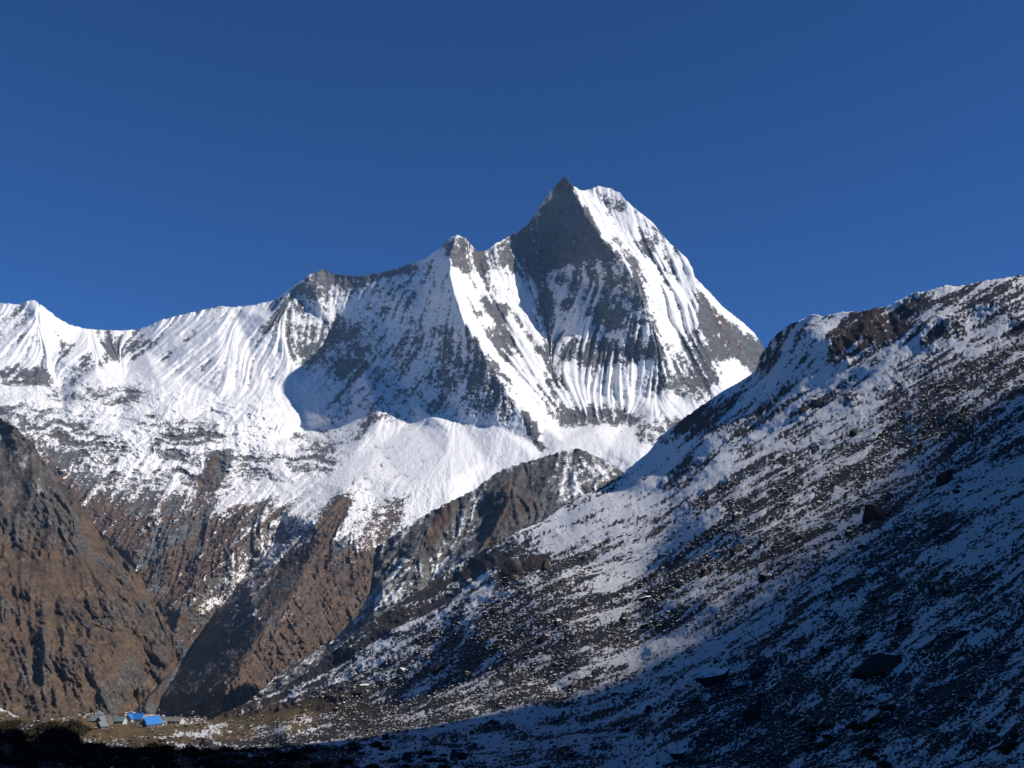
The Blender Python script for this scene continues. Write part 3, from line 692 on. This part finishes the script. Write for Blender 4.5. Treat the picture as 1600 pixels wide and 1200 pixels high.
for n_, me, u, v, w, h, yaw, tilt, lb in NB: put_rock(n_, me, u, v, w, h, yaw, tilt, lb, 'boulder')

def scatter(n, vmin_fn, dens, seed):
    rg = np.random.default_rng(seed); u = rg.uniform(-60, 1660, n); v = rg.uniform(540, 1215, n)
    e2u = np.array([p[0] for p in E2][::-1]); e2v = np.array([p[1] for p in E2][::-1])
    keep = v > np.interp(u, e2u, e2v)+vmin_fn
    u, v = u[keep], v[keep]
    k = rg.random(len(u)) < dens(u, v); return u[k], v[k], rg
sm = blur(snowE, 3)
def dens(u, v):
    s_ = E.samp(sm, u, v); d_ = .25+.75*sstep(.62, .35, s_)
    clump = sstep(-.15, .35, fbm(u/40, v/28, 4, 303)); d_ = d_*(.25+.75*clump)
    return d_*np.where((u < 500) & (v < 1165), .35, 1)
u, v, rg = scatter(2600, 8, dens, 11)
k = 0
for i in range(len(u)):
    if k >= 296: break
    if u[i] < 300 and 1105 < v[i] < 1142: continue
    w = 7+16*rg.random()**3*(1 if v[i] > 800 else .6)
    o = put_rock('rock', MED[i % 14], u[i], v[i], w, w*rg.uniform(.45, .8), rg.uniform(0, 360), rg.uniform(-30, 5),
                 'dark angular rock half buried in the thin snow of the near scree slope', 'rock', 'rocks scattered over the near scree slope', .32)
    k += 1
# the countless smaller stones, one mesh
u, v, rg = scatter(190000, 2, dens, 12); n = len(u); print('stones', n)
px = 1.6+5.5*rg.random(n)**3.2
p = ground(u, v); m = p[:, 1]/F; s_ = px*m*.62
protos = [rock_shape(0, 400+i, 4) for i in range(12)]
Vs = []; Fs = []; base = 0
which = rg.integers(0, 12, n)
for q in range(12):
    ix = np.where(which == q)[0]; pv, pf = protos[q]
    an = rg.uniform(0, 6.283, len(ix)); c, s2 = np.cos(an), np.sin(an)
    sc = np.stack([s_[ix]*rg.uniform(.8, 1.6, len(ix)), s_[ix]*rg.uniform(.7, 1.2, len(ix)), s_[ix]*rg.uniform(.4, .9, len(ix))], -1)
    w = pv[None]*sc[:, None]
    x = w[..., 0]*c[:, None]-w[..., 1]*s2[:, None]; y = w[..., 0]*s2[:, None]+w[..., 1]*c[:, None]
    z_ = w[..., 2]+x*.45
    w = np.stack([x, y, z_], -1)+p[ix][:, None]+np.array([0, 0, 1])*(s_[ix]*.15)[:, None, None]
    Vs.append(w.reshape(-1, 3)); nv = len(pv)
    Fs.append((pf[None]+(np.arange(len(ix))*nv)[:, None, None]+base).reshape(-1, 3)); base += len(ix)*nv
def tri_mesh(name, V_, F_, mat):
    me = bpy.data.meshes.new(name); me.vertices.add(len(V_)); me.vertices.foreach_set('co', V_.reshape(-1).astype(np.float32))
    me.loops.add(len(F_)*3); me.loops.foreach_set('vertex_index', F_.reshape(-1).astype(np.int32))
    me.polygons.add(len(F_)); me.polygons.foreach_set('loop_start', np.arange(0, len(F_)*3, 3, dtype=np.int32)); me.update(calc_edges=True)
    me.materials.append(mat); o = bpy.data.objects.new(name, me); C.objects.link(o); return o
o = tri_mesh('rubble', np.concatenate(Vs), np.concatenate(Fs), MR)
setp(o, 'stuff', 'loose dark stones strewn over the thin snow of the near hillside', 'rubble')
# low shrubs, leaf by leaf
ms = NT('shrub_leaves'); ms.ln(ms.ramp(ms.noise(2.5, 4, .6), [(.3, (.012, .012, .008)), (.6, (.04, .032, .018)), (.8, (.08, .05, .025))]), ms.b.inputs['Base Color'])
rg = np.random.default_rng(77); cl = []
for (ua, ub, va, vb, n, r0, r1) in [(-40, 120, 1134, 1200, 150, 8, 20), (100, 300, 1168, 1208, 90, 7, 17), (300, 520, 1176, 1208, 60, 6, 15), (500, 700, 1165, 1205, 26, 5, 12),
        (1330, 1400, 1100, 1150, 12, 6, 13), (1250, 1300, 1130, 1180, 10, 6, 13), (1350, 1385, 1160, 1200, 10, 6, 12), (1550, 1600, 1135, 1175, 10, 6, 13), (-20, 500, 1122, 1160, 70, 2, 5)]:
    for _ in range(n): cl.append((rg.uniform(ua, ub), rg.uniform(va, vb), rg.uniform(r0, r1)))
cl = np.array(cl); cl = cl[~((cl[:, 0] > 128) & (cl[:, 0] < 295) & (cl[:, 1] < 1150))]
p = ground(cl[:, 0], cl[:, 1]); rad = cl[:, 2]*p[:, 1]/F
LV = []
for pc, r_, px_ in zip(p, rad, cl[:, 2]):
    nl = int(60+px_*22)
    dv = rg.normal(size=(nl, 3)); dv /= np.linalg.norm(dv, axis=1)[:, None]; dv[:, 2] = np.abs(dv[:, 2])*.9
    cen = pc+dv*(r_*rg.uniform(.35, 1.05, (nl, 1))*np.array([1, 1, .62]))
    ls = r_*.14*rg.uniform(.6, 1.4, (nl, 1)); a_ = rg.normal(size=(nl, 3)); b_ = rg.normal(size=(nl, 3))
    LV.append(np.stack([cen-a_*ls*.5, cen+a_*ls*.5, cen+b_*ls], 1).reshape(-1, 3))
LV = np.concatenate(LV); o = tri_mesh('low_shrubs', LV, np.arange(len(LV)).reshape(-1, 3), ms.m)
setp(o, 'stuff', 'dark low shrubs covering the shaded knoll at the bottom left', 'shrubs')
#@@LODGES
def solid(name, rgb, noise_s=1.5, var=.35, rough=.8, bump=0.):
    m = NT(name); c = np.array(rgb)
    m.ln(m.ramp(m.noise(noise_s, 6, .7), [(.3, tuple(c*(1-var))), (.55, tuple(c)), (.78, tuple(np.minimum(c*(1+var), .9)))]), m.b.inputs['Base Color'])
    m.b.inputs['Roughness'].default_value = rough
    return m.m
M_STONE = solid('lodge_stone', (.17, .155, .14), 2.5, .6); M_WHITE = solid('lodge_limewash', (.52, .50, .46), 1.2, .3)
M_GREY = solid('grey_tin_roof', (.20, .215, .22), .5, .35, .6); M_BLUE = solid('blue_tin_roof', (.035, .19, .50), .3, .15, .5); M_TEAL = solid('weathered_teal_roof', (.15, .20, .20), .6, .4, .6)
M_TAN = solid('slate_roof', (.20, .19, .165), .8, .45); M_DARK = solid('dark_timber', (.035, .028, .024), 2, .3); M_GLASS = solid('window_glass', (.04, .05, .06), 1, .2, .15)
M_FRAME = solid('blue_window_frame', (.10, .2, .32), 1, .2)
def bxm(bm_v, bm_f, x0, x1, y0, y1, z0, z1):
    b = len(bm_v); bm_v += [(x, y, z) for x in (x0, x1) for y in (y0, y1) for z in (z0, z1)]
    bm_f += [tuple(b+i for i in f) for f in ((0,1,3,2),(4,6,7,5),(0,4,5,1),(2,3,7,6),(0,2,6,4),(1,5,7,3))]
def part(name, V_, F_, mat, parent):
    me = bpy.data.meshes.new(name); me.from_pydata(V_, [], F_); me.materials.append(mat)
    o = bpy.data.objects.new(name, me); C.objects.link(o); o.parent = parent; return o
def roof_geo(V_, F_, x0, x1, hw, z0, rise, ov=.5, th=.18, hip=0.):
    """gable (or hipped) roof with thickness along x, corrugation ribs on both slopes"""
    xa, xb = x0-ov, x1+ov
    for sgn in (-1, 1):
        ye = sgn*(hw+ov); ze = z0-rise*ov/hw
        for dz in (0,):
            b = len(V_)
            V_ += [(xa, ye, ze), (xb, ye, ze), (xb-hip, 0, z0+rise), (xa+hip, 0, z0+rise), (xa, ye, ze+th), (xb, ye, ze+th), (xb-hip, 0, z0+rise+th), (xa+hip, 0, z0+rise+th)]
            F_ += [tuple(b+i for i in f) for f in ((0,1,2,3),(4,7,6,5),(0,4,5,1),(1,5,6,2),(2,6,7,3),(3,7,4,0))]
        nr = max(3, int((xb-xa)/1.6))
        for i in range(1, nr):                       # standing seams
            x = xa+(xb-xa)*i/nr; b = len(V_); yt = 0; zt = z0+rise; t = 0
            if hip: t = max(0, 1-min(x-xa, xb-x)/hip)
            yt = ye*t; zt = ze+(z0+rise-ze)*(1-t)
            V_ += [(x-.06, ye, ze+th), (x+.06, ye, ze+th), (x+.06, yt, zt+th), (x-.06, yt, zt+th), (x-.06, ye, ze+th+.08), (x+.06, ye, ze+th+.08), (x+.06, yt, zt+th+.08), (x-.06, yt, zt+th+.08)]
            F_ += [tuple(b+i for i in f) for f in ((0,1,5,4),(4,5,6,7),(1,2,6,5),(0,4,7,3))]
    if hip:
        for xe, xt in ((xa, xa+hip), (xb, xb-hip)):
            b = len(V_); ze = z0-rise*ov/hw; V_ += [(xe, -hw-ov, ze+th), (xe, hw+ov, ze+th), (xt, 0, z0+rise+th)]; F_.append((b, b+1, b+2))
def house(name, label, u, v, L, Wd, h, rise, yaw, roofm, wallm, wins=3, hip=0., dist=None, door=True, wing=None, gable_win=False):
    p = ground(np.array([float(u)]), np.array([float(v)]))[0]
    r = bpy.data.objects.new(name, None); C.objects.link(r); r.location = p; r.rotation_euler = (0, 0, R(yaw)); setp(r, None, label, 'building', 'lodges on the grassy bench')
    hw = Wd/2; V_, F_ = [], []
    bxm(V_, F_, -L/2, L/2, -hw, hw, -4, h)
    if not hip:
        for x in (-L/2, L/2-.25):
            b = len(V_); V_ += [(x, -hw, h), (x, hw, h), (x, 0, h+rise-.05), (x+.25, -hw, h), (x+.25, hw, h), (x+.25, 0, h+rise-.05)]
            F_ += [(b, b+1, b+2), (b+3, b+5, b+4), (b, b+2, b+5, b+3), (b+1, b+4, b+5, b+2)]
    part('wall', V_, F_, wallm, r)
    V_, F_ = [], []; roof_geo(V_, F_, -L/2, L/2, hw, h, rise, hip=hip); rf = part('roof', V_, F_, roofm, r)
    V_, F_ = [], []; bxm(V_, F_, -L/2+hip-.4, L/2-hip+.4, -.18, .18, h+rise+.1, h+rise+.34); part('ridge_cap', V_, F_, roofm, rf)
    def opening(nm, x, w_, z0, z1, mat):
        V_, F_ = [], []; bxm(V_, F_, x-w_/2, x+w_/2, -hw-.1, -hw-.003, z0, z1); f = part(nm, V_, F_, M_FRAME if nm == 'window' else mat, r)
        if nm == 'window':
            V_, F_ = [], []; bxm(V_, F_, x-w_/2+.12, x+w_/2-.12, -hw-.14, -hw-.103, z0+.12, z1-.12); part('pane', V_, F_, M_GLASS, f)
    n = wins+(1 if door else 0)
    for i in range(n):
        x = -L/2+L*(i+.5)/n
        if door and i == n//2: opening('door', x, 1.0, 0, 2.1, M_DARK)
        else: opening('window', x, min(1.6, L/n*.5), .9, 2.1, None)
    if wing:
        wx, wl, ww = wing; V_, F_ = [], []
        bxm(V_, F_, wx-ww/2, wx+ww/2, -hw-wl, -hw+.01, -4, h-.05)
        b = len(V_); V_ += [(wx-ww/2, -hw-wl+.02, h-.05), (wx+ww/2, -hw-wl+.02, h-.05), (wx, -hw-wl+.02, h+rise*.9)]; F_.append((b, b+1, b+2)); part('wing_wall', V_, F_, wallm, r)
        V_, F_ = [], []; roof_geo(V_, F_, 0, wl+hw, ww/2, h, rise*.93, ov=.5)
        V_ = [(wx+y, -hw-wl+x, z_) for x, y, z_ in V_]; part('wing_roof', V_, F_, roofm, r)
    return r
house('stone_lodge', 'long stone lodge with grey tin roof, leftmost of the big lodges', 158, 1131, 16, 8, 2.6, 3.6, -8, M_GREY, M_STONE, 4, wing=(3, 6, 6))
house('lodge_tower', 'small raised hut with pointed grey hipped roof above the long grey lodge', 154, 1127, 6, 6, 4.6, 3.6, 10, M_GREY, M_STONE, 1, hip=2.8, door=False)
house('whitewashed_lodge', 'long low lodge with weathered teal roof and whitewashed front', 183, 1132, 13, 8, 2.8, 3.0, -3, M_TEAL, M_WHITE, 4)
house('small_hut', 'small grey roofed hut standing in front of the long grey lodge', 159, 1139, 5, 5.5, 2.2, 2.4, 55, M_GREY, M_STONE, 1)
house('blue_roofed_lodge', 'lodge with an L shaped bright blue roof and pale end wall', 212, 1129, 14, 7, 3.2, 4.0, -4, M_BLUE, M_WHITE, 3, wing=(-4.0, 4, 6.5))
house('blue_roofed_hall', 'stone hall with one steep bright blue roof seen end on', 236, 1137, 14, 8, 3.0, 4.8, 56, M_BLUE, M_STONE, 3)
house('slate_roofed_lodge', 'wide lodge with pale slate roof, rightmost on the bench', 268, 1131, 19, 9, 2.6, 2.8, -6, M_TAN, M_WHITE, 4)
house('small_annex', 'small low annex with grey roof at the left end of the slate roofed lodge', 253, 1134, 6, 5, 2.2, 1.8, 40, M_GREY, M_WHITE, 1)
#@@HAZE
hz = bpy.data.meshes.new('haze')
x0, x1, y0, y1, z0, z1 = -10500, 10500, -4500, 13500, -1700, 3700
hz.from_pydata([(x, y, z) for x in (x0, x1) for y in (y0, y1) for z in (z0, z1)], [], [(0,1,3,2),(4,6,7,5),(0,4,5,1),(2,3,7,6),(0,2,6,4),(1,5,7,3)])
ho = bpy.data.objects.new('haze', hz); C.objects.link(ho); setp(ho, 'stuff', 'thin blue mountain air in front of the far snow peaks', 'haze')
hm = bpy.data.materials.new('haze_air'); hm.use_nodes = True; t = hm.node_tree; t.nodes.remove(t.nodes['Principled BSDF'])
pv = t.nodes.new('ShaderNodeVolumePrincipled'); pv.inputs['Color'].default_value = (.38, .66, 1, 1); pv.inputs['Density'].default_value = 1.5e-5; pv.inputs['Anisotropy'].default_value = 0
t.links.new(pv.outputs[0], t.nodes['Material Output'].inputs['Volume']); hz.materials.append(hm)
